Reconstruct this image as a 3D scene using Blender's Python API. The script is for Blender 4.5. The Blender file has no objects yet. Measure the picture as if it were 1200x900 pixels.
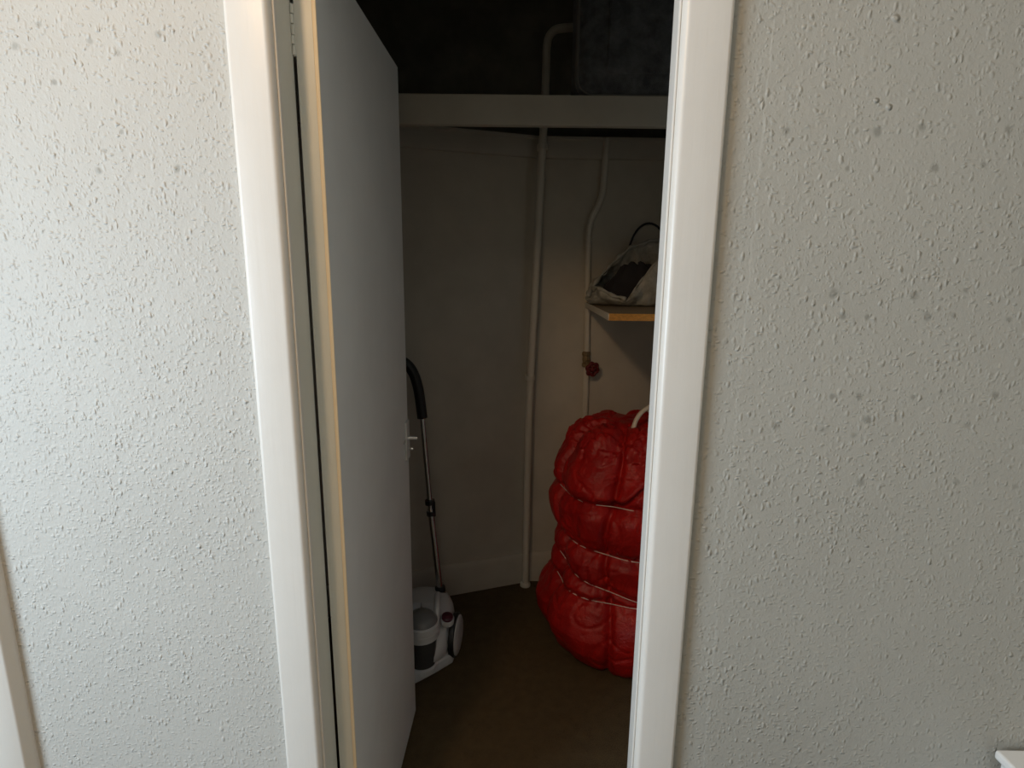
import bpy, bmesh, math, random
import numpy as np
from mathutils import Matrix, Vector, noise

S = bpy.context.scene
COL = S.collection
random.seed(4)

# ---------------------------------------------------------------- camera
F_PX, EYE = 650.0, 1.46
nadir = np.array([-34.0, -3186.0, -F_PX])
up_c = -nadir / np.linalg.norm(nadir)
view_c = np.array([0, 0, -1.0])
fw_c = view_c - (view_c @ up_c) * up_c
fw_c /= np.linalg.norm(fw_c)
RT = np.array([np.cross(fw_c, up_c), fw_c, up_c])
cam_d = bpy.data.cameras.new('camera')
cam_d.sensor_width = 36
cam_d.lens = F_PX / 1200 * 36
cam_d.clip_start = 0.01
cam = bpy.data.objects.new('camera', cam_d)
cam.matrix_world = Matrix.Translation((0, 0, EYE)) @ Matrix(RT.tolist()).to_4x4()
COL.objects.link(cam)
S.camera = cam

# ---------------------------------------------------------------- world, lights, exposure
S.view_settings.view_transform = 'Standard'
S.view_settings.look = 'None'
S.view_settings.gamma = 1
S.view_settings.use_curve_mapping = False
S.view_settings.exposure = 0.0
w = bpy.data.worlds.new('world')
S.world = w
w.use_nodes = True
w.node_tree.nodes['Background'].inputs[0].default_value = (0.75, 0.87, 1, 1)
w.node_tree.nodes['Background'].inputs[1].default_value = 0.6


def area(name, loc, target, sx, sy, power, color):
    d = bpy.data.lights.new(name, 'AREA')
    d.shape = 'RECTANGLE'
    d.size, d.size_y, d.energy, d.color = sx, sy, power, color
    o = bpy.data.objects.new(name, d)
    o.location = loc
    o.rotation_euler = (Vector(target) - Vector(loc)).to_track_quat('-Z', 'Y').to_euler()
    COL.objects.link(o)


area('window_daylight', (-1.93, -0.32, 1.30), (0, -0.32, 1.30), 1.0, 1.2, 56, (0.69, 0.855, 1.0))
ld = bpy.data.lights.new('ceiling_bulb', 'POINT')
ld.energy, ld.color, ld.shadow_soft_size = 24, (1.0, 0.66, 0.36), 0.10
lo = bpy.data.objects.new('ceiling_bulb', ld)
lo.location = (-0.72, -0.25, 2.40)
COL.objects.link(lo)


# ---------------------------------------------------------------- helpers
def ray(x, y):
    return RT @ np.array([x - 600.0, 450.0 - y, -F_PX])


def at_y(x, y, Y):                      # the world point of the plane Y that stands at a place of the photograph
    r = ray(x, y)
    t = Y / r[1]
    return Vector((r[0] * t, Y, EYE + r[2] * t))


class MB:
    def __init__(s):
        s.v, s.f = [], []

    def add(s, vs, fs):
        n = len(s.v)
        s.v += [tuple(v) for v in vs]
        s.f += [tuple(i + n for i in f) for f in fs]
        return s

    def box(s, x0, x1, y0, y1, z0, z1):
        return s.hexa([(x0, y0), (x1, y0), (x1, y1), (x0, y1)], z0, z1)

    def hexa(s, plan, z0, z1):          # prism over a plan polygon (counter-clockwise)
        n = len(plan)
        vs = [(x, y, z0) for x, y in plan] + [(x, y, z1) for x, y in plan]
        fs = [tuple(range(n - 1, -1, -1)), tuple(range(n, 2 * n))]
        fs += [(i, (i + 1) % n, n + (i + 1) % n, n + i) for i in range(n)]
        return s.add(vs, fs)

    def tube(s, pts, r, seg=14, cap=True, flat=1.0):
        pts = [Vector(p) for p in pts]
        rs = r if isinstance(r, (list, tuple)) else [r] * len(pts)
        vs, fs, n = [], [], len(pts)
        ref = None
        for i, p in enumerate(pts):
            t = (pts[min(i + 1, n - 1)] - pts[max(i - 1, 0)]).normalized()
            if ref is None:
                ref = t.orthogonal().normalized()
            ref = (ref - t * ref.dot(t)).normalized()
            b = t.cross(ref)
            for k in range(seg):
                a = 2 * math.pi * k / seg
                vs.append(p + ref * math.cos(a) * rs[i] + b * math.sin(a) * rs[i] * flat)
        for i in range(n - 1):
            for k in range(seg):
                k2 = (k + 1) % seg
                fs.append((i * seg + k, i * seg + k2, (i + 1) * seg + k2, (i + 1) * seg + k))
        if cap:
            fs.append(tuple(range(seg - 1, -1, -1)))
            fs.append(tuple(range((n - 1) * seg, n * seg)))
        return s.add(vs, fs)

    def ring(s, pts, r, seg=8):         # closed tube
        pts = [Vector(p) for p in pts]
        n, vs, fs = len(pts), [], []
        for i, p in enumerate(pts):
            t = (pts[(i + 1) % n] - pts[i - 1]).normalized()
            a0 = Vector((0, 0, 1))
            if abs(t.z) > .9:
                a0 = Vector((0, 1, 0))
            a0 = (a0 - t * a0.dot(t)).normalized()
            b = t.cross(a0)
            for k in range(seg):
                a = 2 * math.pi * k / seg
                vs.append(p + a0 * math.cos(a) * r + b * math.sin(a) * r)
        for i in range(n):
            j = (i + 1) % n
            for k in range(seg):
                k2 = (k + 1) % seg
                fs.append((i * seg + k, i * seg + k2, j * seg + k2, j * seg + k))
        return s.add(vs, fs)

    def lathe(s, c, prof, axis=(0, 0, 1), seg=40):      # prof: (radius, along) pairs
        ax = Vector(axis).normalized()
        e1 = ax.orthogonal().normalized()
        e2 = ax.cross(e1)
        c = Vector(c)
        vs, fs, n = [], [], len(prof)
        for r, h in prof:
            for k in range(seg):
                a = 2 * math.pi * k / seg
                vs.append(c + ax * h + (e1 * math.cos(a) + e2 * math.sin(a)) * r)
        for i in range(n - 1):
            for k in range(seg):
                k2 = (k + 1) % seg
                fs.append((i * seg + k, i * seg + k2, (i + 1) * seg + k2, (i + 1) * seg + k))
        if prof[0][0] > 1e-5:
            fs.append(tuple(range(seg - 1, -1, -1)))
        if prof[-1][0] > 1e-5:
            fs.append(tuple(range((n - 1) * seg, n * seg)))
        return s.add(vs, fs)

    def grid(s, P, wrap_u=False):       # P[j][i]
        nj, ni = len(P), len(P[0])
        vs = [p for row in P for p in row]
        fs = []
        for j in range(nj - 1):
            for i in range(ni if wrap_u else ni - 1):
                i2 = (i + 1) % ni
                fs.append((j * ni + i, j * ni + i2, (j + 1) * ni + i2, (j + 1) * ni + i))
        return s.add(vs, fs)


def obj(name, mb, mat, parent=None, origin=None, smooth=False, bevel=0, segs=2, fix=True):
    base = Vector((0, 0, 0))
    p = parent
    while p is not None:
        base += p.location
        p = p.parent
    if origin is None:
        origin = base
    off = Vector(origin)
    me = bpy.data.meshes.new(name)
    me.from_pydata([tuple(Vector(v) - off) for v in mb.v], [], mb.f)
    if fix:
        bm = bmesh.new()
        bm.from_mesh(me)
        bmesh.ops.remove_doubles(bm, verts=bm.verts, dist=1e-6)
        bmesh.ops.recalc_face_normals(bm, faces=bm.faces)
        bm.to_mesh(me)
        bm.free()
    me.update()
    o = bpy.data.objects.new(name, me)
    COL.objects.link(o)
    me.materials.append(mat)
    if parent is not None:
        o.parent = parent
        o.location = off - base
    else:
        o.location = off
    if smooth:
        me.shade_smooth()
        if smooth != 'all':
            me.set_sharp_from_angle(angle=math.radians(40))
    if bevel:
        m = o.modifiers.new('bevel', 'BEVEL')
        m.width, m.segments, m.limit_method, m.angle_limit = bevel, segs, 'ANGLE', math.radians(35)
        m.harden_normals = False
        me.shade_smooth()
        me.set_sharp_from_angle(angle=math.radians(40))
    return o


def thing(name, loc, label, cat, group=None):
    o = bpy.data.objects.new(name, None)
    o.empty_display_size = .1
    o.location = loc
    COL.objects.link(o)
    return tag(o, label, cat, group)


def tag(o, label, cat, group=None):
    o['label'], o['category'] = label, cat
    if group:
        o['group'] = group
    return o


def struct(name, mb, mat, **k):
    o = obj(name, mb, mat, **k)
    if o.parent is None:
        o['kind'] = 'structure'
    return o


# ---------------------------------------------------------------- materials
class NT:
    def __init__(s, name, base=(.8, .8, .8), rough=.6, metal=0, spec=.5):
        s.m = bpy.data.materials.new(name)
        s.m.use_nodes = True
        s.t = s.m.node_tree
        s.b = s.t.nodes['Principled BSDF']
        s.b.inputs['Base Color'].default_value = (*base, 1)
        s.b.inputs['Roughness'].default_value = rough
        s.b.inputs['Metallic'].default_value = metal
        s.b.inputs['Specular IOR Level'].default_value = spec
        s.co = None

    def n(s, typ, **kw):
        nd = s.t.nodes.new(typ)
        for k, v in kw.items():
            setattr(nd, k, v)
        return nd

    def link(s, a, b):
        s.t.links.new(a, b)

    def coords(s):
        if s.co is None:
            s.co = s.n('ShaderNodeTexCoord').outputs['Object']
        return s.co

    def setin(s, sock, v):
        if hasattr(v, 'is_linked') or isinstance(v, bpy.types.NodeSocket):
            s.link(v, sock)
        else:
            sock.default_value = v

    def math(s, op, a, b=0.0, c=0.0, clamp=False):
        nd = s.n('ShaderNodeMath', operation=op, use_clamp=clamp)
        for i, v in enumerate((a, b, c)):
            s.setin(nd.inputs[i], v)
        return nd.outputs[0]

    def noise(s, scale, detail=3, rough=.5, vec=None, dist=0):
        nd = s.n('ShaderNodeTexNoise')
        s.link(vec or s.coords(), nd.inputs['Vector'])
        nd.inputs['Scale'].default_value = scale
        nd.inputs['Detail'].default_value = detail
        nd.inputs['Roughness'].default_value = rough
        nd.inputs['Distortion'].default_value = dist
        return nd.outputs['Fac'], nd.outputs['Color']

    def scale(s, v, vec=None):
        nd = s.n('ShaderNodeVectorMath', operation='MULTIPLY')
        s.link(vec or s.coords(), nd.inputs[0])
        nd.inputs[1].default_value = v
        return nd.outputs[0]

    def rng(s, v, a, b, c=0.0, d=1.0, smooth=False):
        nd = s.n('ShaderNodeMapRange')
        if smooth:
            nd.interpolation_type = 'SMOOTHSTEP'
        s.link(v, nd.inputs[0])
        for i, x in enumerate((a, b, c, d)):
            nd.inputs[1 + i].default_value = x
        return nd.outputs[0]

    def mix(s, fac, a, b):
        nd = s.n('ShaderNodeMix', data_type='RGBA')
        s.setin(nd.inputs[0], fac)
        for i, v in ((6, a), (7, b)):
            if isinstance(v, tuple):
                nd.inputs[i].default_value = (*v, 1)
            else:
                s.link(v, nd.inputs[i])
        return nd.outputs[2]

    def color(s, v):
        s.link(v, s.b.inputs['Base Color'])
        return s

    def bump(s, h, dist=.001, strength=1.0):
        nd = s.n('ShaderNodeBump')
        nd.inputs['Distance'].default_value = dist
        nd.inputs['Strength'].default_value = strength
        s.link(h, nd.inputs['Height'])
        s.link(nd.outputs[0], s.b.inputs['Normal'])
        return s


def paint(name, base, rough=.45, var=.06, brush=.00035, streak=(60, 60, 3)):
    t = NT(name, base, rough)
    f1, _ = t.noise(6, 4, .6)
    dark = tuple(c * (1 - var * 2.2) for c in base)
    t.color(t.mix(t.rng(f1, .35, .75), base, dark))
    f2, _ = t.noise(1.0, 3, .6, vec=t.scale(streak))
    f3, _ = t.noise(55, 2, .5)
    t.bump(t.math('ADD', f2, t.math('MULTIPLY', f3, .5)), brush)
    return t.m


def woodchip(name, base, spots=(), pimples=(), seam=None, fineness=1.0):
    t = NT(name, base, .55, spec=.35)
    _, nc = t.noise(38, 2, .5)
    off = t.n('ShaderNodeVectorMath', operation='MULTIPLY_ADD')
    t.link(nc, off.inputs[0])
    off.inputs[1].default_value = (.010, 0, .010)
    t.link(t.coords(), off.inputs[2])
    warped = off.outputs[0]
    total = None
    for k, (ang, sc, ax, lo_, amp) in enumerate(((.7, 62, (1.4, 0, .8), .12, 1.0), (-.5, 80, (.85, 0, 1.35), .15, .85), (1.5, 125, (1.2, 0, .9), .1, .5))):
        mp = t.n('ShaderNodeMapping')
        t.link(warped, mp.inputs[0])
        mp.inputs['Location'].default_value = (k * 3.7, 0, k * 1.3)
        mp.inputs['Rotation'].default_value = (0, ang, 0)
        mp.inputs['Scale'].default_value = ax
        v = t.n('ShaderNodeTexVoronoi')
        v.inputs['Scale'].default_value = sc * fineness
        t.link(mp.outputs[0], v.inputs['Vector'])
        blob = t.rng(v.outputs['Distance'], .44, .02, 0, 1, True)
        sep = t.n('ShaderNodeSeparateColor')
        t.link(v.outputs['Color'], sep.inputs[0])
        keep = t.rng(sep.outputs[0], lo_, 1.0, 0, 1)
        h = t.math('MULTIPLY', t.math('MULTIPLY', blob, keep), amp)
        total = h if total is None else t.math('ADD', total, h)
    dens, _ = t.noise(3.2, 2, .5)
    total = t.math('MULTIPLY', total, t.rng(dens, .3, .7, .7, 1.25))
    fine, _ = t.noise(120, 3, .6)
    big, _ = t.noise(14, 2, .5)
    total = t.math('ADD', total, t.math('ADD', t.math('MULTIPLY', fine, .5), t.math('MULTIPLY', big, .9)))
    sep = t.n('ShaderNodeSeparateXYZ')
    t.link(warped, sep.inputs[0])
    if seam is not None:
        total = t.math('ADD', total, t.rng(sep.outputs[0], seam - .0016, seam + .0016, 0, .22))
    # stains: small roundish grey spots; pimples: round lumps under the paper
    st = None
    for (x, y, z, r, d) in spots:
        vd = t.n('ShaderNodeVectorMath', operation='DISTANCE')
        t.link(warped, vd.inputs[0])
        vd.inputs[1].default_value = (x + .005, y, z + .005)
        m = t.rng(vd.outputs['Value'], r * 1.35, r * .35, 0, d, True)
        st = m if st is None else t.math('MAXIMUM', st, m)
    for (x, y, z, r) in pimples:
        vd = t.n('ShaderNodeVectorMath', operation='DISTANCE')
        t.link(warped, vd.inputs[0])
        vd.inputs[1].default_value = (x + .005, y, z + .005)
        total = t.math('ADD', total, t.rng(vd.outputs['Value'], r, r * .3, 0, 2.2, True))
    f, _ = t.noise(1.7, 3, .6)
    c = t.mix(t.rng(f, .35, .7), base, tuple(b * .93 for b in base))
    if st is not None:
        c = t.mix(st, c, (.20, .195, .165))
    t.color(c)
    t.bump(total, .0021, .85)
    return t.m


def spot(px, py, r=.005, d=.55):
    p = at_y(px, py, .94)
    return (p.x, p.y, p.z, r, d)


R_SPOTS = [spot(*a) for a in (
    (922, 153, .006), (1028, 154, .008), (1080, 149, .006), (1182, 151, .007), (993, 197, .005), (1095, 197, .007),
    (1152, 193, .005), (977, 344, .008), (1072, 346, .008), (1132, 341, .005), (988, 370, .006), (1017, 371, .006),
    (1087, 371, .007), (1117, 370, .005), (1183, 374, .005), (976, 464, .006), (1007, 464, .007), (1070, 465, .005),
    (1103, 459, .005, .4), (1166, 463, .007), (909, 499, .007), (963, 503, .006, .4), (1017, 492, .008), (1000, 510, .006, .4),
    (1134, 498, .007, .4), (1009, 565, .008, .45), (1120, 565, .006, .4), (1190, 570, .006, .35))]
L_SPOTS = [spot(*a) for a in ((46, 29, .005, .4), (18, 55, .006, .4), (186, 41, .006, .4), (65, 95, .005), (104, 48, .005, .35), (138, 62, .005, .3),
                              (116, 200, .005, .45), (208, 197, .006, .5), (143, 155, .004, .4), (123, 177, .004, .35), (290, 44, .003, .3))]
PIMPLES = [(*at_y(1050, 21, .94), .008), (*at_y(1042, 126, .94), .006), (*at_y(1028, 118, .94), .005)]
M = {}
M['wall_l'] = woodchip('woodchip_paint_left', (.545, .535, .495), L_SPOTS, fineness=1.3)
M['wall_r'] = woodchip('woodchip_paint_right_dimmed', (.46, .448, .40), R_SPOTS, PIMPLES, seam=at_y(880, 340, .94).x, fineness=1.12)  # same paper as the left; darker base stands in for daylight fading rightwards
M['room_wall'] = paint('room_wall_paint', (.50, .43, .33), .6)
M['pale_wall'] = paint('pale_wall_paint', (.74, .70, .62), .6)
M['trim'] = paint('gloss_trim_paint', (.76, .73, .675), .32, .02, .00045)
M['jamb'] = paint('jamb_paint', (.76, .75, .67), .4, .03)
M['door'] = paint('door_paint', (.84, .83, .80), .5, .03, .0002)
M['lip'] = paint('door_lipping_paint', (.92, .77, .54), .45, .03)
M['closet'] = paint('closet_distemper', (.62, .575, .49), .7, .06, .0006, (8, 8, 8))
M['closet_trim'] = paint('closet_rail_paint', (.54, .50, .43), .5, .04)
M['dark'] = paint('dark_upper_wall', (.25, .235, .19), .9, .2, .001, (8, 8, 8))  # darker base colour for the closet wall above the rail
M['pipe'] = paint('pipe_paint', (.78, .73, .63), .4, .05)
M['ceiling'] = paint('ceiling_paint', (.80, .79, .76), .7)


def carpet():
    t = NT('brown_carpet', (.07, .05, .03), .95, spec=.1)
    f, _ = t.noise(26, 5, .7)
    g, _ = t.noise(420, 2, .6)
    c = t.mix(t.rng(f, .35, .65), (.110, .078, .040), (.048, .034, .019))
    t.color(t.mix(t.rng(g, .35, .65), c, (.17, .122, .066)))
    t.bump(g, .004)
    return t.m


def red_plastic():
    t = NT('red_lagging_plastic', (.50, .013, .010), .42, spec=.4)
    f, _ = t.noise(9, 4, .6)
    t.color(t.mix(t.rng(f, .35, .7), (.50, .011, .008), (.33, .005, .005)))
    a, _ = t.noise(13, 5, .62, dist=.6)
    r = t.math('ABSOLUTE', t.math('SUBTRACT', a, .5))
    b, _ = t.noise(90, 2, .5)
    t.bump(t.math('ADD', t.math('MULTIPLY', r, 2.0), t.math('MULTIPLY', b, .2)), .0055)
    return t.m


def chipboard():
    t = NT('raw_chipboard', (.5, .3, .12), .8, spec=.2)
    v = t.n('ShaderNodeTexVoronoi')
    t.link(t.scale((1, 1, 2)), v.inputs['Vector'])
    v.inputs['Scale'].default_value = 160
    sep = t.n('ShaderNodeSeparateColor')
    t.link(v.outputs['Color'], sep.inputs[0])
    t.color(t.mix(sep.outputs[0], (.72, .36, .09), (.50, .25, .07)))
    t.bump(sep.outputs[0], .0005)
    return t.m


def fabric():
    t = NT('charcoal_blue_fabric', (.05, .055, .065), .9, spec=.15)
    f, _ = t.noise(22, 5, .65)
    t.color(t.mix(t.rng(f, .35, .7), (.085, .088, .095), (.21, .215, .225)))
    g, _ = t.noise(500, 1, .5)
    t.bump(t.math('ADD', g, t.math('MULTIPLY', f, .6)), .002)
    t.b.inputs['Sheen Weight'].default_value = .3
    return t.m


M['carpet'] = carpet()
M['red'] = red_plastic()
M['chip'] = chipboard()
M['shelf_top'] = paint('worn_shelf_board', (.30, .23, .15), .7, .1)
M['fabric'] = fabric()
M['dark_board'] = paint('dark_shelf_board', (.07, .055, .04), .85, .1)  # darker base colour for the high shelf board
M['piping'] = NT('suitcase_piping', (.24, .23, .22), .5).m
M['metal'] = NT('brushed_handle_metal', (.62, .60, .56), .38, .8).m
M['plate'] = NT('worn_zinc_plate', (.72, .71, .68), .35, .25).m
M['bright'] = NT('bright_steel', (.9, .88, .84), .2, .9).m
M['chrome'] = NT('chrome_tube', (.55, .55, .55), .22, 1).m
M['black'] = NT('black_plastic', (.012, .012, .013), .4).m
M['white_pl'] = paint('white_vacuum_plastic', (.70, .70, .70), .3, .02, .00005)
M['cup'] = NT('smoky_dust_cup', (.07, .07, .07), .12).m
M['dome'] = NT('grey_lid_plastic', (.22, .22, .22), .3).m
M['button'] = NT('dark_red_button', (.09, .015, .03), .3).m
M['tape'] = NT('white_tape', (.85, .70, .66), .6).m
M['cable'] = NT('cream_cable', (.80, .70, .58), .5).m
M['valve'] = NT('dark_red_valve_paint', (.16, .012, .012), .5).m
M['brass'] = NT('dull_brass', (.30, .22, .12), .5, .6).m
M['cloth'] = NT('dark_cloth', (.03, .028, .033), .9).m
M['cabinet'] = paint('white_cabinet_paint', (.86, .86, .84), .35, .02, .0001)


def bagmat():
    t = NT('white_polythene', (.55, .54, .50), .4)
    f, _ = t.noise(30, 3, .6)
    t.color(t.mix(t.rng(f, .4, .7), (.52, .51, .46), (.33, .33, .28)))
    a, _ = t.noise(60, 3, .6, dist=1.5)
    t.bump(t.math('ABSOLUTE', t.math('SUBTRACT', a, .5)), .004)
    t.b.inputs['Transmission Weight'].default_value = .12
    return t.m


M['bag'] = bagmat()

# ---------------------------------------------------------------- structure
YW, YB = .94, 1.0                     # faces of the partition wall
XL, XR = -.3655, .247                 # faces of the door lining
HEAD = 1.99
ZC = 2.72
WX, WXR, WY = -1.9, 1.9, -2.6
struct('floor', MB().box(WX - .1, WXR + .1, WY - .1, 3.0, -.12, 0), M['carpet'])
struct('ceiling', MB().box(WX - .1, WXR + .1, WY - .1, 3.0, ZC, ZC + .1), M['ceiling'])
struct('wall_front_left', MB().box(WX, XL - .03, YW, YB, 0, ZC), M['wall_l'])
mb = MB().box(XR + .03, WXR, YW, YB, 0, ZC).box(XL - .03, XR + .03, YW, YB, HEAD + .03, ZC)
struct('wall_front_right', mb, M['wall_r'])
struct('wall_right', MB().box(WXR, WXR + .1, WY, 3.0, 0, ZC), M['pale_wall'])
struct('wall_behind', MB().box(WX - .1, WXR + .1, WY - .1, WY, 0, ZC), M['room_wall'])
wy0, wy1, wz0, wz1 = -.87, .23, .67, 1.93
mb = MB().box(WX - .1, WX, WY, wy0, 0, ZC).box(WX - .1, WX, wy1, YB, 0, ZC)
mb.box(WX - .1, WX, wy0, wy1, 0, wz0).box(WX - .1, WX, wy0, wy1, wz1, ZC)
struct('wall_left', mb, M['room_wall'])
win = struct('window_1', MB().box(WX - .09, WX - .05, wy0, wy0 + .05, wz0, wz1).box(WX - .09, WX - .05, wy1 - .05, wy1, wz0, wz1)
             .box(WX - .09, WX - .05, wy0, wy1, wz0, wz0 + .05).box(WX - .09, WX - .05, wy0, wy1, wz1 - .05, wz1), M['trim'])

# door lining, architraves
mb = MB().hexa([(XL - .03, YW), (XL, YW), (XL, YB), (XL - .03, YB)], 0, HEAD + .03)
struct('trim_1', mb, M['jamb'])
mb = MB().hexa([(XR, YW), (XR + .03, YW), (XR + .03, YB), (XR + .012, YB), (XR + .012, .968), (XR, .968)], 0, HEAD + .03)
struct('trim_2', mb, M['trim'])
struct('trim_3', MB().box(XL, XR, YW, .968, HEAD, HEAD + .03), M['jamb'])


def architrave(name, x_in, sgn, width, z1, z0=0.0, mat=None):
    """Upright moulding: bead, bull-nose, flat face, eased outer edge. u runs away from the opening."""
    prof = [(0, 0), (0, .0045), (.0008, .006), (.0022, .0065), (.0034, .0058), (.004, .0045)]
    for k in range(0, 9):
        a = math.pi / 2 * k / 8
        prof.append((.004 + .0105 * (1 - math.cos(a)), .0045 + .0155 * math.sin(a)))
    w_ = width
    prof += [(.0155, .0201), (w_ * .5, .0204), (w_ - .0075, .0201), (w_ - .007, .02), (w_ - .0045, .0190), (w_ - .002, .0165), (w_ - .0004, .012), (w_, .008), (w_, 0)]
    prof = [(u, p * .85) for u, p in prof]
    plan = [(x_in + sgn * u, YW - p) for u, p in prof]
    mb = MB().hexa(plan, z0, z1)
    return struct(name, mb, mat or M['trim'], smooth=True)


architrave('trim_4', XL, -1, .0745, HEAD + .07)
architrave('trim_5', XR, 1, .0815, HEAD + .07)
struct('trim_6', MB().box(XL - .0745, XR + .0815, YW - .017, YW, HEAD + .004, HEAD + .074), M['trim'], bevel=.004)
# moulding at the left edge: wide rounded step against the wallpaper
plan = [(-.9425, YW), (-.9445, YW - .010), (-.947, YW - .0125), (-.949, YW - .021), (-.953, YW - .024), (-1.02, YW - .024), (-1.022, YW)]
struct('trim_7', MB().hexa(plan, 0, ZC), M['trim'], smooth=True)

# closet shell
def wl_y(x):
    return 2.297 + .348 * (x + .303)


XC = .105
YC = wl_y(XC)
CL, CR = -.78, .84
ZR = 2.0
mb = MB().hexa([(CL, wl_y(CL)), (XC, YC), (XC, YC + .06), (CL, wl_y(CL) + .06)], 0, ZR)
struct('wall_closet_back_left', mb, M['closet'])
mb = MB().hexa([(XC, YC), (CR, YC + .02), (CR, YC + .08), (XC, YC + .06)], 0, ZR)
struct('wall_closet_back_right', mb, M['closet'])
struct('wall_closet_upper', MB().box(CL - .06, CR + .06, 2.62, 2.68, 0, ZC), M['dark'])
struct('wall_closet_left', MB().box(CL - .06, CL, YB, 2.62, 0, ZC), M['closet'])
struct('wall_closet_right', MB().box(CR, CR + .06, YB, 2.62, 0, ZC), M['closet'])


def along(name, x0, x1, yf, prof, mat):      # moulding run along a wall; prof = (out, z)
    P = [[(x, yf(x) - o, z) for o, z in prof] for x in (x0, x1)]
    mb = MB().grid(P)
    n = len(prof)
    mb.f += [tuple(range(n)), tuple(range(2 * n - 1, n - 1, -1))]
    return struct(name, mb, mat, smooth=True)


yr = lambda x: YC + .02 * (x - XC) / (CR - XC)
rail = [(0, 1.915), (.012, 1.918), (.016, 1.925), (.016, 1.985), (.022, 1.99), (.022, 2.0), (-.06, 2.0)]
along('trim_8', CL, XC, wl_y, rail, M['closet_trim'])
along('trim_9', XC, CR, yr, rail, M['closet_trim'])
base = [(0, .15), (.008, .148), (.013, .136), (.015, .128), (.015, 0.0), (0, 0)]
along('baseboard_back_left', CL, XC, wl_y, base, M['closet'])
along('baseboard_back_right', XC, CR, yr, base, M['closet'])

# ---------------------------------------------------------------- door
hr, hl, fr, fl = (-.3245, 1.003), (-.3603, 1.003), (-.312, 1.607), (-.349, 1.607)
lip_w = .0068
hm = (hr[0] - lip_w, hr[1])
fm = (fr[0] - lip_w, fr[1])
door = struct('door_1', MB().hexa([hl, (hr[0] - .0005, hr[1]), (fr[0], fr[1]), fl], .0105, 1.985), M['door'])
DZ = 1.5
# painted hinge edge and the cream lipping along the arris
struct('edge_board', MB().hexa([(hl[0], 1.0012), (hr[0] - lip_w, 1.0012), (hr[0] - lip_w, 1.0032), (hl[0], 1.0032)], .0105, 1.985), M['jamb'], parent=door)
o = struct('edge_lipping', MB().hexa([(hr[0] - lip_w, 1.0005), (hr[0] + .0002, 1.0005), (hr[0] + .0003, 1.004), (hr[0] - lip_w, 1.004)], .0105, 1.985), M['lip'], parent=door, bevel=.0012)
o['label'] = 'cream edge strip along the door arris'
# hinge: leaves under paint, knuckle pieces in the gap
for z0, z1 in ((1.802, 1.879), (.18, .257)):
    h = struct('hinge', MB().box(XL + .0005, hl[0] + .0005, 1.0005, 1.012, z0, z1), M['jamb'], parent=door)
    n = 5
    for k in range(n):
        a = z0 + (z1 - z0) * k / n + .0009 * (1 + k % 2)
        b = z0 + (z1 - z0) * (k + 1) / n - .0006
        m2 = MB().tube([(XL + .0022 + .0005 * (-1) ** k, .9985, a), (XL + .0022 + .0005 * (-1) ** k, .9985, b)], .0027, 12)
        struct('hinge_knuckle', m2, M['jamb'], parent=h, smooth=True)
# lock furniture at the free edge
fx = lambda y: fr[0] + (y - 1.607) * (hr[0] - fr[0]) / (1.003 - 1.607)
hp = obj('handle_plate', MB().hexa([(fx(1.562), 1.562), (fx(1.562) + .006, 1.562), (fx(1.603) + .006, 1.603), (fx(1.603), 1.603)], 0.905, 1.022), M['plate'], parent=door, bevel=.0015)
hp['label'] = 'dull metal lock plate'
obj('handle_spindle', MB().tube([(fx(1.59) + .004, 1.59, .968), (fx(1.59) + .032, 1.59, .968)], [.0066, .0056], 14).tube([(fx(1.59) + .004, 1.59, .968), (fx(1.59) + .009, 1.59, .968)], .0075, 16), M['bright'], parent=hp, smooth=True)
obj('lock_snib', MB().lathe((fx(1.585) + .004, 1.585, .936), [(.002, 0), (.002, .006), (.0045, .008), (.0052, .012), (.0035, .0155), (0, .0165)], (1, 0, 0), 16), M['bright'], parent=hp, smooth=True)
obj('flat_bar', MB().box(fx(1.535), fx(1.535) + .0035, 1.535, 1.562, .964, .971), M['metal'], parent=hp, bevel=.001)  # short pale bar lying flat on the door face beside the plate

# ---------------------------------------------------------------- pipes
def smooth_path(pts, n=8):
    P = [Vector(p) for p in pts]
    out = []
    for i in range(len(P) - 1):
        p0, p1, p2, p3 = P[max(i - 1, 0)], P[i], P[i + 1], P[min(i + 2, len(P) - 1)]
        for k in range(n):
            t = k / n
            out.append(.5 * ((2 * p1) + (p2 - p0) * t + (2 * p0 - 5 * p1 + 4 * p2 - p3) * t * t + (3 * p1 - p0 - 3 * p2 + p3) * t ** 3))
    return out + [P[-1]]


yp = 2.385
p1 = thing('water_pipe', (.085, yp, 0), 'long straight painted pipe rising from the carpet in the cupboard corner', 'pipe')
pts = [at_y(615.5, 684, yp), at_y(617, 620, yp), at_y(620, 480, yp), at_y(627, 340, yp), at_y(634, 200, yp), at_y(637.5, 140, yp), at_y(640, 80, yp)]
pts[0].z = 0.0
bend = [at_y(640.5, 58, yp), at_y(643, 44, yp), at_y(650, 35.5, yp), at_y(660, 33, yp), at_y(668, 32.5, yp + .02), at_y(690, 31, yp + .06)]
obj('tube', MB().tube(smooth_path(pts + bend), .0158, 16), M['pipe'], parent=p1, smooth='all')
for (px, py) in ((636, 172), (621, 443)):
    c = at_y(px, py, yp)
    obj('pipe_clip', MB().tube([c - Vector((0, 0, .011)), c + Vector((0, 0, .011))], .0195, 16).box(c.x - .022, c.x + .022, c.y + .005, c.y + .034, c.z - .011, c.z + .011), M['pipe'], parent=p1, smooth=True, bevel=.002)
c = at_y(615.5, 684, yp)
obj('floor_collar', MB().lathe((c.x, c.y, 0), [(.024, 0), (.024, .012), (.019, .018), (.0155, .019)]), M['pipe'], parent=p1, smooth=True)
yq = 2.43
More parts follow.
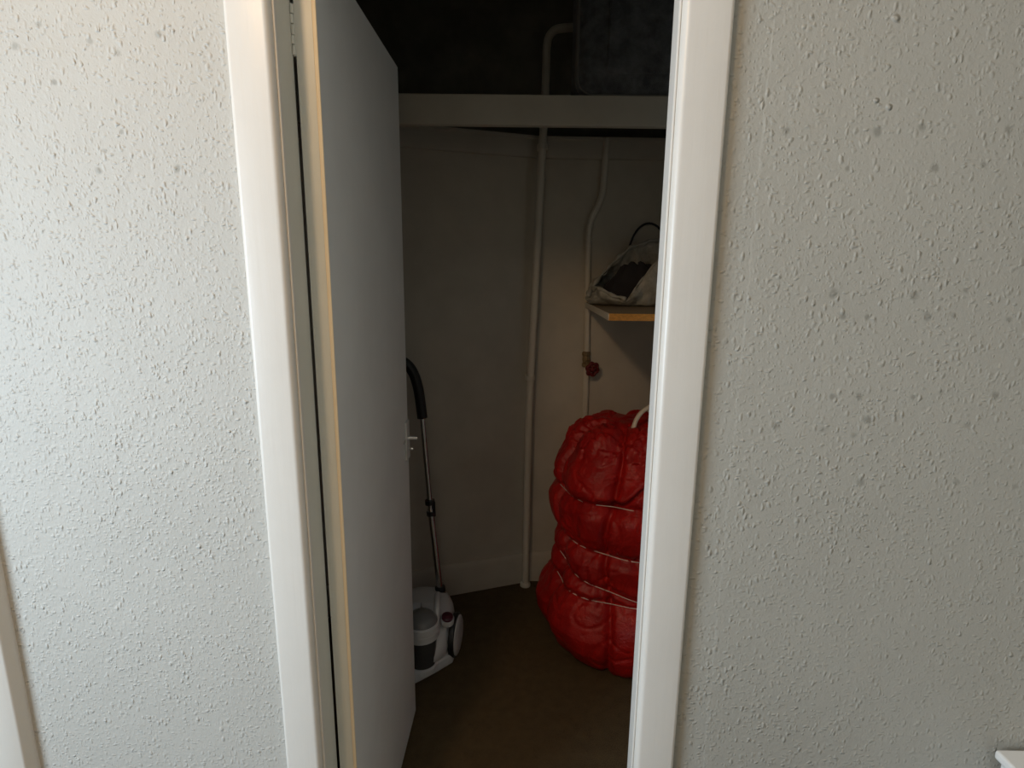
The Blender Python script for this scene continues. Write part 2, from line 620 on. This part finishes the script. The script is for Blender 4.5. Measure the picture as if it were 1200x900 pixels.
p2 = thing('water_pipe', (.34, yq, 0), 'thinner painted pipe with a kink and a small valve, passing behind the shelf', 'pipe')
pts = [at_y(711, 160, yq), at_y(709, 190, yq), at_y(706.5, 222, yq), at_y(702, 238, yq), at_y(695, 252, yq), at_y(690.5, 268, yq), at_y(689, 300, yq), at_y(688.5, 345, yq), at_y(687.5, 420, yq), at_y(685.5, 490, yq), at_y(684, 540, yq)]
pts[0].z = 1.998
obj('tube', MB().tube(smooth_path(pts), .0125, 14), M['pipe'], parent=p2, smooth='all')
c = at_y(687, 421, yq)
vb = obj('valve_body', MB().lathe(c - Vector((0, 0, .035)), [(.014, 0), (.019, .004), (.019, .016), (.015, .02), (.018, .035), (.015, .05), (.019, .054), (.019, .066), (.014, .07)], seg=8)
         .tube([c, c + Vector((.012, -.045, -.03))], .009, 12), M['brass'], parent=p2, smooth=True)
cw = c + Vector((.022, -.05, -.036))
ax = Vector((.35, -1, -.1)).normalized()
e1 = ax.orthogonal().normalized()
e2 = ax.cross(e1)
wheel = MB().ring([cw + (e1 * math.cos(a) + e2 * math.sin(a)) * (.026 + .003 * math.cos(6 * a)) for a in [2 * math.pi * k / 48 for k in range(48)]], .007)
for k in range(3):
    a = math.pi * k / 3
    d = e1 * math.cos(a) + e2 * math.sin(a)
    wheel.tube([cw - d * .026, cw + d * .026], .005, 8)
wheel.lathe(cw - ax * .012, [(.009, 0), (.011, .01), (.011, .018), (.006, .022), (0, .023)], ax, 16)
obj('valve_wheel', wheel, M['valve'], parent=vb, smooth='all')['label'] = 'dark red round valve wheel'

# ---------------------------------------------------------------- shelves
ys = 1.85
sh = thing('shelf', (0, 2.1, 1.9), 'high painted shelf with deep front batten spanning the cupboard above the picture rail', 'shelf')
o = obj('front_batten', MB().box(CL, CR, ys, ys + .03, 1.904, 1.9925), M['closet'], parent=sh, bevel=.003)
obj('shelf_board', MB().hexa([(CL, ys + .03), (CR, ys + .03), (CR, 2.16), (.0, 2.16), (CL, 2.07)], 1.973, 1.9915), M['dark_board'], parent=sh)['label'] = 'dark shelf board'
s2 = thing('shelf', (.57, 2.0, 1.3), 'small chipboard shelf with raw orange front edge holding the plastic bag', 'shelf')
zs = 1.3315
obj('shelf_board', MB().hexa([(.3025, 1.753), (CR, 1.753), (CR, 2.405), (.313, 2.405)], zs - .021, zs), M['shelf_top'], parent=s2)
obj('front_edge', MB().box(.3020, CR, 1.748, 1.7532, zs - .0215, zs + .0003), M['chip'], parent=s2)['label'] = 'raw orange chipboard edge'
obj('end_edge', MB().hexa([(.3000, 1.7485), (.3030, 1.7485), (.3135, 2.405), (.3105, 2.405)], zs - .0212, zs + .0002), M['pipe'], parent=s2)['label'] = 'pale end strip'
obj('support_batten', MB().box(CR - .02, CR, 1.77, 2.38, zs - .056, zs - .0212), M['closet_trim'], parent=s2)

# ---------------------------------------------------------------- suitcase
x0 = at_y(677, 60, 1.88).x
sc = thing('suitcase', (x0 + .28, 2.0, 1.993), 'charcoal blue fabric suitcase standing on the high shelf', 'suitcase')
bx0, bx1, by0, by1, bz0, bz1 = x0, x0 + .56, 1.857, 2.10, 1.9945, 2.40


def rounded_rect(a0, a1, b0, b1, r, n=8):
    out = []
    for (cx, cy, st) in ((a1 - r, b1 - r, 0), (a0 + r, b1 - r, 1), (a0 + r, b0 + r, 2), (a1 - r, b0 + r, 3)):
        for k in range(n + 1):
            a = math.pi / 2 * (st + k / n)
            out.append((cx + r * math.cos(a), cy + r * math.sin(a)))
    return out


sections = [(.0, .02), (.004, .008), (.012, .002), (.025, 0), (.21, 0), (.225, .003), (.235, .02)]
P = []
for dy, inset in sections:
    P.append([(x, by0 + dy, z) for x, z in rounded_rect(bx0 + inset, bx1 - inset, bz0 + inset, bz1 - inset, .05 - inset * .5)])
mb = MB().grid(P, True)
n = len(P[0])
mb.f.append(tuple(range(n)))
mb.f.append(tuple(range(len(mb.v) - n, len(mb.v))))
obj('shell', mb, M['fabric'], parent=sc, smooth=True)
for dy, ins in ((.010, .000), (.045, -.001)):
    mb = MB().ring([(x, by0 + dy, z + .003) for x, z in rounded_rect(bx0 + ins, bx1 - ins, bz0 + ins, bz1 - ins, .05)], .0035)
    obj('piping', mb, M['piping'], parent=sc, smooth='all')
obj('front_pocket', MB().hexa([(bx0 + .09, by0 - .006), (bx1 - .09, by0 - .006), (bx1 - .09, by0 + .004), (bx0 + .09, by0 + .004)], bz0 + .06, bz0 + .27), M['fabric'], parent=sc, bevel=.006)
obj('carry_handle', MB().tube(smooth_path([((bx0 + bx1) / 2 - .08, 2.0, bz1 - .004), ((bx0 + bx1) / 2 - .07, 2.0, bz1 + .03), ((bx0 + bx1) / 2 + .07, 2.0, bz1 + .03), ((bx0 + bx1) / 2 + .08, 2.0, bz1 - .004)]), .009), M['black'], parent=sc, smooth='all')

# ---------------------------------------------------------------- lagged hot water cylinder
CX, CY = .46, 2.06
cyl = thing('hot_water_cylinder', (CX, CY, 0), 'hot water cylinder wrapped in a puffy red plastic lagging jacket tied with white tapes', 'water cylinder')
PR_Z = [0, .03, .09, .15, .21, .27, .31, .36, .42, .46, .53, .60, .65, .70, .76, .805]
PR_R = [.275, .305, .335, .345, .330, .300, .292, .280, .288, .278, .300, .302, .286, .292, .275, .245]
TAPES = [(.650, .000, 0.0), (.458, .018, .35), (.318, .060, .25), (.281, .000, .1)]


def tape_z(k, th):
    z0, amp, ph = TAPES[k]
    return z0 + amp * math.cos(th - math.pi + ph)       # higher on the left


SEAMS = [2 * math.pi * k / 7 - .18 for k in range(7)]


def jr(th, z):
    r = float(np.interp(z, PR_Z, PR_R))
    d = min(abs((th - s + math.pi) % (2 * math.pi) - math.pi) for s in [q + .08 * math.sin(z * 9 + q * 3) for q in SEAMS])
    pinch = min(abs(z - tape_z(k, th)) for k in range(4))
    lump = .5 + .5 * math.cos(min(d / .35, 1) * math.pi)
    r -= .026 * math.exp(-(d / .045) ** 2) + .010 * lump
    r -= .018 * math.exp(-(pinch / .018) ** 2)
    x, y = math.cos(th), math.sin(th)
    r += .022 * noise.noise((x * 2.4, y * 2.4, z * 7))
    a = noise.noise((x * 3.2 + 3, y * 3.2, z * 12 + 2))
    r -= .007 * (max(0, .16 - abs(a)) / .16) ** 2
    b = noise.noise((x * 6.5, y * 6.5 + 5, z * 23 + a * 3))
    r -= .0022 * (max(0, .2 - abs(b)) / .2) ** 2
    # slack diagonal fold over the upper tape
    thw = (th + math.pi / 2 + math.pi) % (2 * math.pi) - math.pi
    if -.62 < thw < .6:
        zf = .735 + .16 * thw + .02 * math.sin(thw * 7)
        r += .016 * math.exp(-((z - zf - .022) / .02) ** 2) - .020 * math.exp(-((z - zf) / .012) ** 2)
    # vertical gathers close to the tapes
    r += .0018 * math.exp(-(pinch / .04) ** 2) * math.sin(th * 40 + 5 * noise.noise((x * 2, y * 2, z * 3)))
    return r


NT_, P = 288, []
for j in range(150):
    z = .805 * j / 149
    P.append([(CX + jr(a, z) * math.cos(a), CY + jr(a, z) * math.sin(a), max(z + (.012 * noise.noise((math.cos(a) * 4, math.sin(a) * 4, z * 4)) if j else 0), .002)) for a in [2 * math.pi * i / NT_ for i in range(NT_)]])
for j in range(1, 36):                # gathered dome
    t = j / 35
    row = []
    for i in range(NT_):
        a = 2 * math.pi * i / NT_
        s = (1 - t)
        r0 = jr(a, .805)
        r = r0 * (1 - t ** 1.7) + .012 * t
        zz = .805 + .105 * math.sin(t * math.pi / 2) ** .8
        d = min(abs((a - q + math.pi) % (2 * math.pi) - math.pi) for q in SEAMS)
        puff = 1 - math.exp(-(d / .16) ** 2)
        zz += (.030 * puff - .012) * math.sin(math.pi * min(1, t * 1.15))
        x, y = math.cos(a) * s, math.sin(a) * s
        zz += .016 * noise.noise((x * 4 + 9, y * 4, 3.3)) * (1 - t * .5)
        q = noise.noise((x * 9 + 1, y * 9, 7.7))
        zz -= .012 * max(0, .25 - abs(q)) / .25
        row.append((CX + r * math.cos(a), CY + r * math.sin(a), zz))
    P.append(row)
mb = MB().grid(P, True)
mb.f.append(tuple(range(NT_ - 1, -1, -1)))
n = len(mb.v)
mb.f.append(tuple(range(n - NT_, n)))
obj('lagging_jacket', mb, M['red'], parent=cyl, smooth='all')
for k in range(4):
    pts, rr = [], [sorted(jr(2 * math.pi * i / 144 + q, tape_z(k, 2 * math.pi * i / 144)) for q in (-.09, -.06, -.03, 0, .03, .06, .09))[4] for i in range(144)]
    rr = [sum(rr[(i + q) % 144] for q in range(-4, 5)) / 9 for i in range(144)]
    for i in range(144):
        a = 2 * math.pi * i / 144
        z = tape_z(k, a)
        r = rr[i] + .001
        pts.append((CX + r * math.cos(a), CY + r * math.sin(a), z))
    obj('tape', MB().ring(pts, .0017, 6), M['tape'], parent=cyl, smooth='all')
pA = at_y(741, 514, 1.93)
cab = smooth_path([pA + Vector((0, .03, -.05)), pA, at_y(743, 499, 1.94), at_y(748, 488, 1.955), at_y(757, 479, 1.97), at_y(772, 473, 1.99), at_y(800, 474, 2.02), at_y(815, 505, 2.06)])
cb = obj('cable', MB().tube(cab, .0082, 14), M['cable'], parent=cyl, smooth='all')
obj('cable_gland', MB().tube([pA + Vector((-.002, .01, -.022)), pA + Vector((0, 0, -.004)), pA + Vector((0, 0, .006))], [.014, .0125, .0105], 16), M['cable'], parent=cb, smooth=True)
obj('jacket_opening', MB().lathe(pA + Vector((-.01, .006, -.026)), [(.034, -.01), (.030, .003), (.018, .006), (0, .006)], (.1, -.5, 1), 20), M['black'], parent=cyl, smooth=True)

# ---------------------------------------------------------------- vacuum cleaner
VX, VY = -.345, 1.94
vac = thing('vacuum_cleaner', (VX, VY, 0), 'white bagless cylinder vacuum cleaner parked behind the door with chrome wand upright', 'vacuum cleaner')
P = []
prof = [(.72, .022), (.86, .026), (.95, .045), (1.0, .075), (1.0, .105), (.97, .135), (.90, .158), (.76, .176), (.5, .188), (.2, .193), (.01, .194)]
for s, z in prof:
    row = []
    for i in range(64):
        a = 2 * math.pi * i / 64
        c, q = math.cos(a), math.sin(a)
        ex = .8
        x = math.copysign(abs(c) ** ex, c) * .128 * s
        y = math.copysign(abs(q) ** ex, q) * .185 * s
        front = max(0, -q)
        row.append((VX + x, VY + y, z * (1 - .30 * front * min(1, z / .12)) + (0.012 * front if z < .05 else 0)))
    P.append(row)
mb = MB().grid(P, True)
mb.f.append(tuple(range(63, -1, -1)))
obj('body', mb, M['white_pl'], parent=vac, smooth=True)
obj('front_skirt', MB().hexa([(-.45, 1.775), (-.39, 1.737), (-.335, 1.730), (-.27, 1.785), (-.212, 1.842), (-.205, 1.90), (-.45, 1.90)], .004, .048), M['white_pl'], parent=vac, bevel=.008, segs=3)
obj('base_skirt', MB().grid([[(VX + .12 * math.cos(2 * math.pi * i / 40), VY + .172 * math.sin(2 * math.pi * i / 40), z) for i in range(40)] for z in (.006, .03)], True), M['black'], parent=vac, smooth=True)
cc = (-.318, 1.795)
obj('dust_cup', MB().lathe((*cc, 0), [(.043, .045), (.048, .05), (.055, .165)], seg=40), M['cup'], parent=vac, smooth=True)
obj('cup_base', MB().lathe((*cc, 0), [(.05, .022), (.056, .026), (.056, .046), (.05, .05), (.04, .05)], seg=40), M['white_pl'], parent=vac, smooth=True)
col_ = obj('cup_collar', MB().lathe((*cc, 0), [(.053, .158), (.062, .160), (.063, .185), (.061, .187), (.061, .19), (.0645, .192), (.064, .212), (.058, .217), (.05, .217)], seg=40), M['white_pl'], parent=vac, smooth=True)
obj('cup_lid', MB().lathe((*cc, 0), [(.058, .214), (.056, .225), (.045, .238), (.025, .245), (0, .247)], seg=40), M['dome'], parent=vac, smooth=True)
obj('carry_handle', MB().tube(smooth_path([(-.270, 1.83, .17), (-.270, 1.84, .215), (-.272, 1.87, .236), (-.280, 1.94, .228), (-.285, 1.98, .17)]), [.011] * 33, 12, flat=1.2), M['white_pl'], parent=vac, smooth='all')
for sx in (1, -1):
    wx = VX + sx * .136
    wh = obj('wheel', MB().lathe((wx, 1.905, .082), [(.06, -.012), (.0805, -.010), (.082, .004), (.0795, .009), (.070, .011), (0, .011)], (sx, -.13, 0), 48), M['black'], parent=vac, smooth=True)
    obj('hub_cap', MB().lathe((wx, 1.905, .082), [(.0735, .0105), (.0735, .013), (.066, .017), (.04, .021), (0, .022)], (sx, -.13, 0), 48), M['white_pl'], parent=wh, smooth=True)
bp = at_y(523.5, 719, 1.86)
bt = obj('power_button', MB().lathe((bp.x, bp.y, bp.z - .03), [(.021, 0), (.021, .024), (.016, .028), (0, .030)], (.15, -.25, 1), 28), M['button'], parent=vac, smooth=True)
obj('button_ring', MB().lathe((bp.x, bp.y, bp.z - .035), [(.026, 0), (.026, .020), (.0235, .023), (.021, .020)], (.15, -.25, 1), 28), M['white_pl'], parent=bt, smooth=True)
# wand: from the foot behind the body up to the bent hand grip
wt, wm, wb = at_y(494.5, 484, 2.12), at_y(504.5, 596, 2.09), at_y(516, 693, 2.05)
wand = obj('upper_tube', MB().tube([wm, wt], .0105, 20), M['chrome'], parent=vac, smooth=True)
obj('lower_tube', MB().tube([wb, wm], .0125, 20), M['chrome'], parent=vac, smooth=True)
d = (wt - wm).normalized()
obj('wand_clip', MB().tube([wm + d * .018, wm + d * .036], .020, 16).tube([wm - d * .028, wm - d * .012], .018, 16).tube([wm - d * .03 + Vector((.014, -.004, 0)), wm + d * .03 + Vector((.016, -.004, 0))], .006, 8), M['black'], parent=vac, smooth=True)
obj('wand_foot', MB().tube(smooth_path([wb + d * .02, wb - d * .02, wb - d * .05 + Vector((-.01, -.02, 0)), Vector((-.31, 2.0, .13)), Vector((-.315, 1.96, .14))]), .021, 14), M['black'], parent=vac, smooth='all')
g = [wt - d * .02, at_y(492.5, 470, 2.12), at_y(490, 455, 2.12), at_y(486, 441, 2.12), at_y(479, 429, 2.12), at_y(468, 422, 2.11), at_y(455, 423, 2.09), at_y(448, 440, 2.06)]
obj('hand_grip', MB().tube(smooth_path(g), .0205, 16), M['black'], parent=vac, smooth='all')
hz = smooth_path([g[-1], Vector((-.52, 2.04, .75)), Vector((-.56, 1.98, .40)), Vector((-.53, 1.93, .22)), Vector((-.40, 1.93, .19))], 24)
obj('hose', MB().tube(hz, [.0175 if i % 2 else .0150 for i in range(len(hz))], 12), M['black'], parent=vac, smooth=True)

# ---------------------------------------------------------------- plastic bag on the small shelf
bg = thing('plastic_bag', (.47, 2.24, zs), 'crumpled white plastic carrier bag lying open on the small chipboard shelf', 'bag')
rim = [at_y(689, 347, 2.20), at_y(695, 335, 2.24), at_y(705, 322, 2.27), at_y(716, 310, 2.30), at_y(728, 299, 2.31), at_y(740, 290, 2.32), at_y(752, 286, 2.33), at_y(764, 282, 2.33), at_y(785, 284, 2.32), at_y(800, 292, 2.26),
       at_y(796, 296, 2.19), at_y(783, 296, 2.15), at_y(770, 307, 2.13), at_y(757, 321, 2.11), at_y(746, 336, 2.09), at_y(736, 350, 2.08), at_y(727, 349, 2.08), at_y(715, 345, 2.09), at_y(703, 339, 2.12), at_y(697, 338, 2.16)]
rim = smooth_path(rim + [rim[0]], 6)[:-1]
n = len(rim)
P = []
cen = Vector((.475, 2.235, zs))
for j in range(13):
    t = j / 12
    row = []
    for i, p in enumerate(rim):
        out = Vector((p.x - cen.x, p.y - cen.y, 0))
        e = out.normalized()
        foot = cen + Vector((e.x * .165, e.y * .125, .003))
        q = p.lerp(foot, t)
        q += e * (.022 * math.sin(math.pi * t))
        k = noise.noise(q * 20) * .022 + noise.noise(q * 46) * .011
        q += e * k * (.25 + math.sin(math.pi * min(t * .9 + .05, 1)))
        q.z = max(q.z + k * .6 * (1 - t), zs + .002)
        row.append(q)
    P.append(row)
mb = MB().grid(P, True)
o = obj('bag_skin', mb, M['bag'], parent=bg, smooth='all')
m = o.modifiers.new('solid', 'SOLIDIFY')
m.thickness = .0016
# turned-over lips of the mouth
for a, b, rr in ((0, 56, .0085), (72, 91, .004), (92, 116, .0095)):
    pts = [rim[i % n] + Vector((0, -.002, noise.noise(rim[i % n] * 30) * .006)) for i in range(a, b)]
    obj('rolled_lip', MB().tube(pts, [rr * (.65 + .5 * abs(noise.noise(p * 34)) + .25 * math.sin(i * .9)) for i, p in enumerate(pts)], 9), M['bag'], parent=bg, smooth='all')
mb = MB()
P = []
for j in range(14):
    ph = math.pi / 2 * j / 13
    row = []
    for i in range(40):
        a = 2 * math.pi * i / 40
        r = 1 + .22 * noise.noise((math.cos(a) * 1.7, math.sin(a) * 1.7, j * .25))
        row.append((cen.x + .135 * r * math.cos(ph) * math.cos(a) + .02, cen.y + .02 + .075 * r * math.cos(ph) * math.sin(a), zs + .006 + (.145 * r) * math.sin(ph)))
    P.append(row)
obj('contents', mb.grid(P, True), M['cloth'], parent=bg, smooth='all')['label'] = 'dark cloth inside the bag'

cc3 = at_y(761, 287, 2.395)
cc3b = Vector((cc3.x, cc3.y, zs))
o = obj('cable_loop', MB().ring([Vector((cc3.x, 2.40, zs + .168)) + Vector((.088 * math.cos(a), .018 * math.sin(a), .162 * math.sin(a))) for a in [2 * math.pi * k / 48 for k in range(48)]], .0045), M['black'], origin=cc3b, smooth='all')
tag(o, 'black cable loop leaning on the wall behind the plastic bag', 'cable')

# ---------------------------------------------------------------- white cabinet, lower right corner
tx, tz = at_y(1165, 887, .925).x, at_y(1175, 879, .925).z
cb = thing('cabinet', (tx + .24, .74, 0), 'white painted cabinet against the right wall, only its top corner in view', 'cabinet')
obj('cabinet_top', MB().box(tx, tx + .48, .54, .928, tz - .02, tz), M['cabinet'], parent=cb, bevel=.006, segs=3)
obj('carcass', MB().box(tx + .016, tx + .464, .565, .925, .04, tz - .02), M['cabinet'], parent=cb, bevel=.002)
for k in range(2):
    z0 = .07 + k * (tz - .12) / 2
    dr = obj('drawer', MB().box(tx + .03, tx + .45, .549, .567, z0, z0 + (tz - .12) / 2 - .01), M['cabinet'], parent=cb, bevel=.003)
    obj('knob', MB().lathe((tx + .24, .549, z0 + (tz - .12) / 4), [(.007, 0), (.007, .01), (.014, .016), (.012, .024), (0, .026)], (0, -1, 0), 20), M['metal'], parent=dr, smooth=True)
for sx in (.03, .42):
    for sy in (.575, .885):
        obj('foot', MB().box(tx + sx, tx + sx + .03, sy, sy + .03, 0, .04), M['cabinet'], parent=cb)
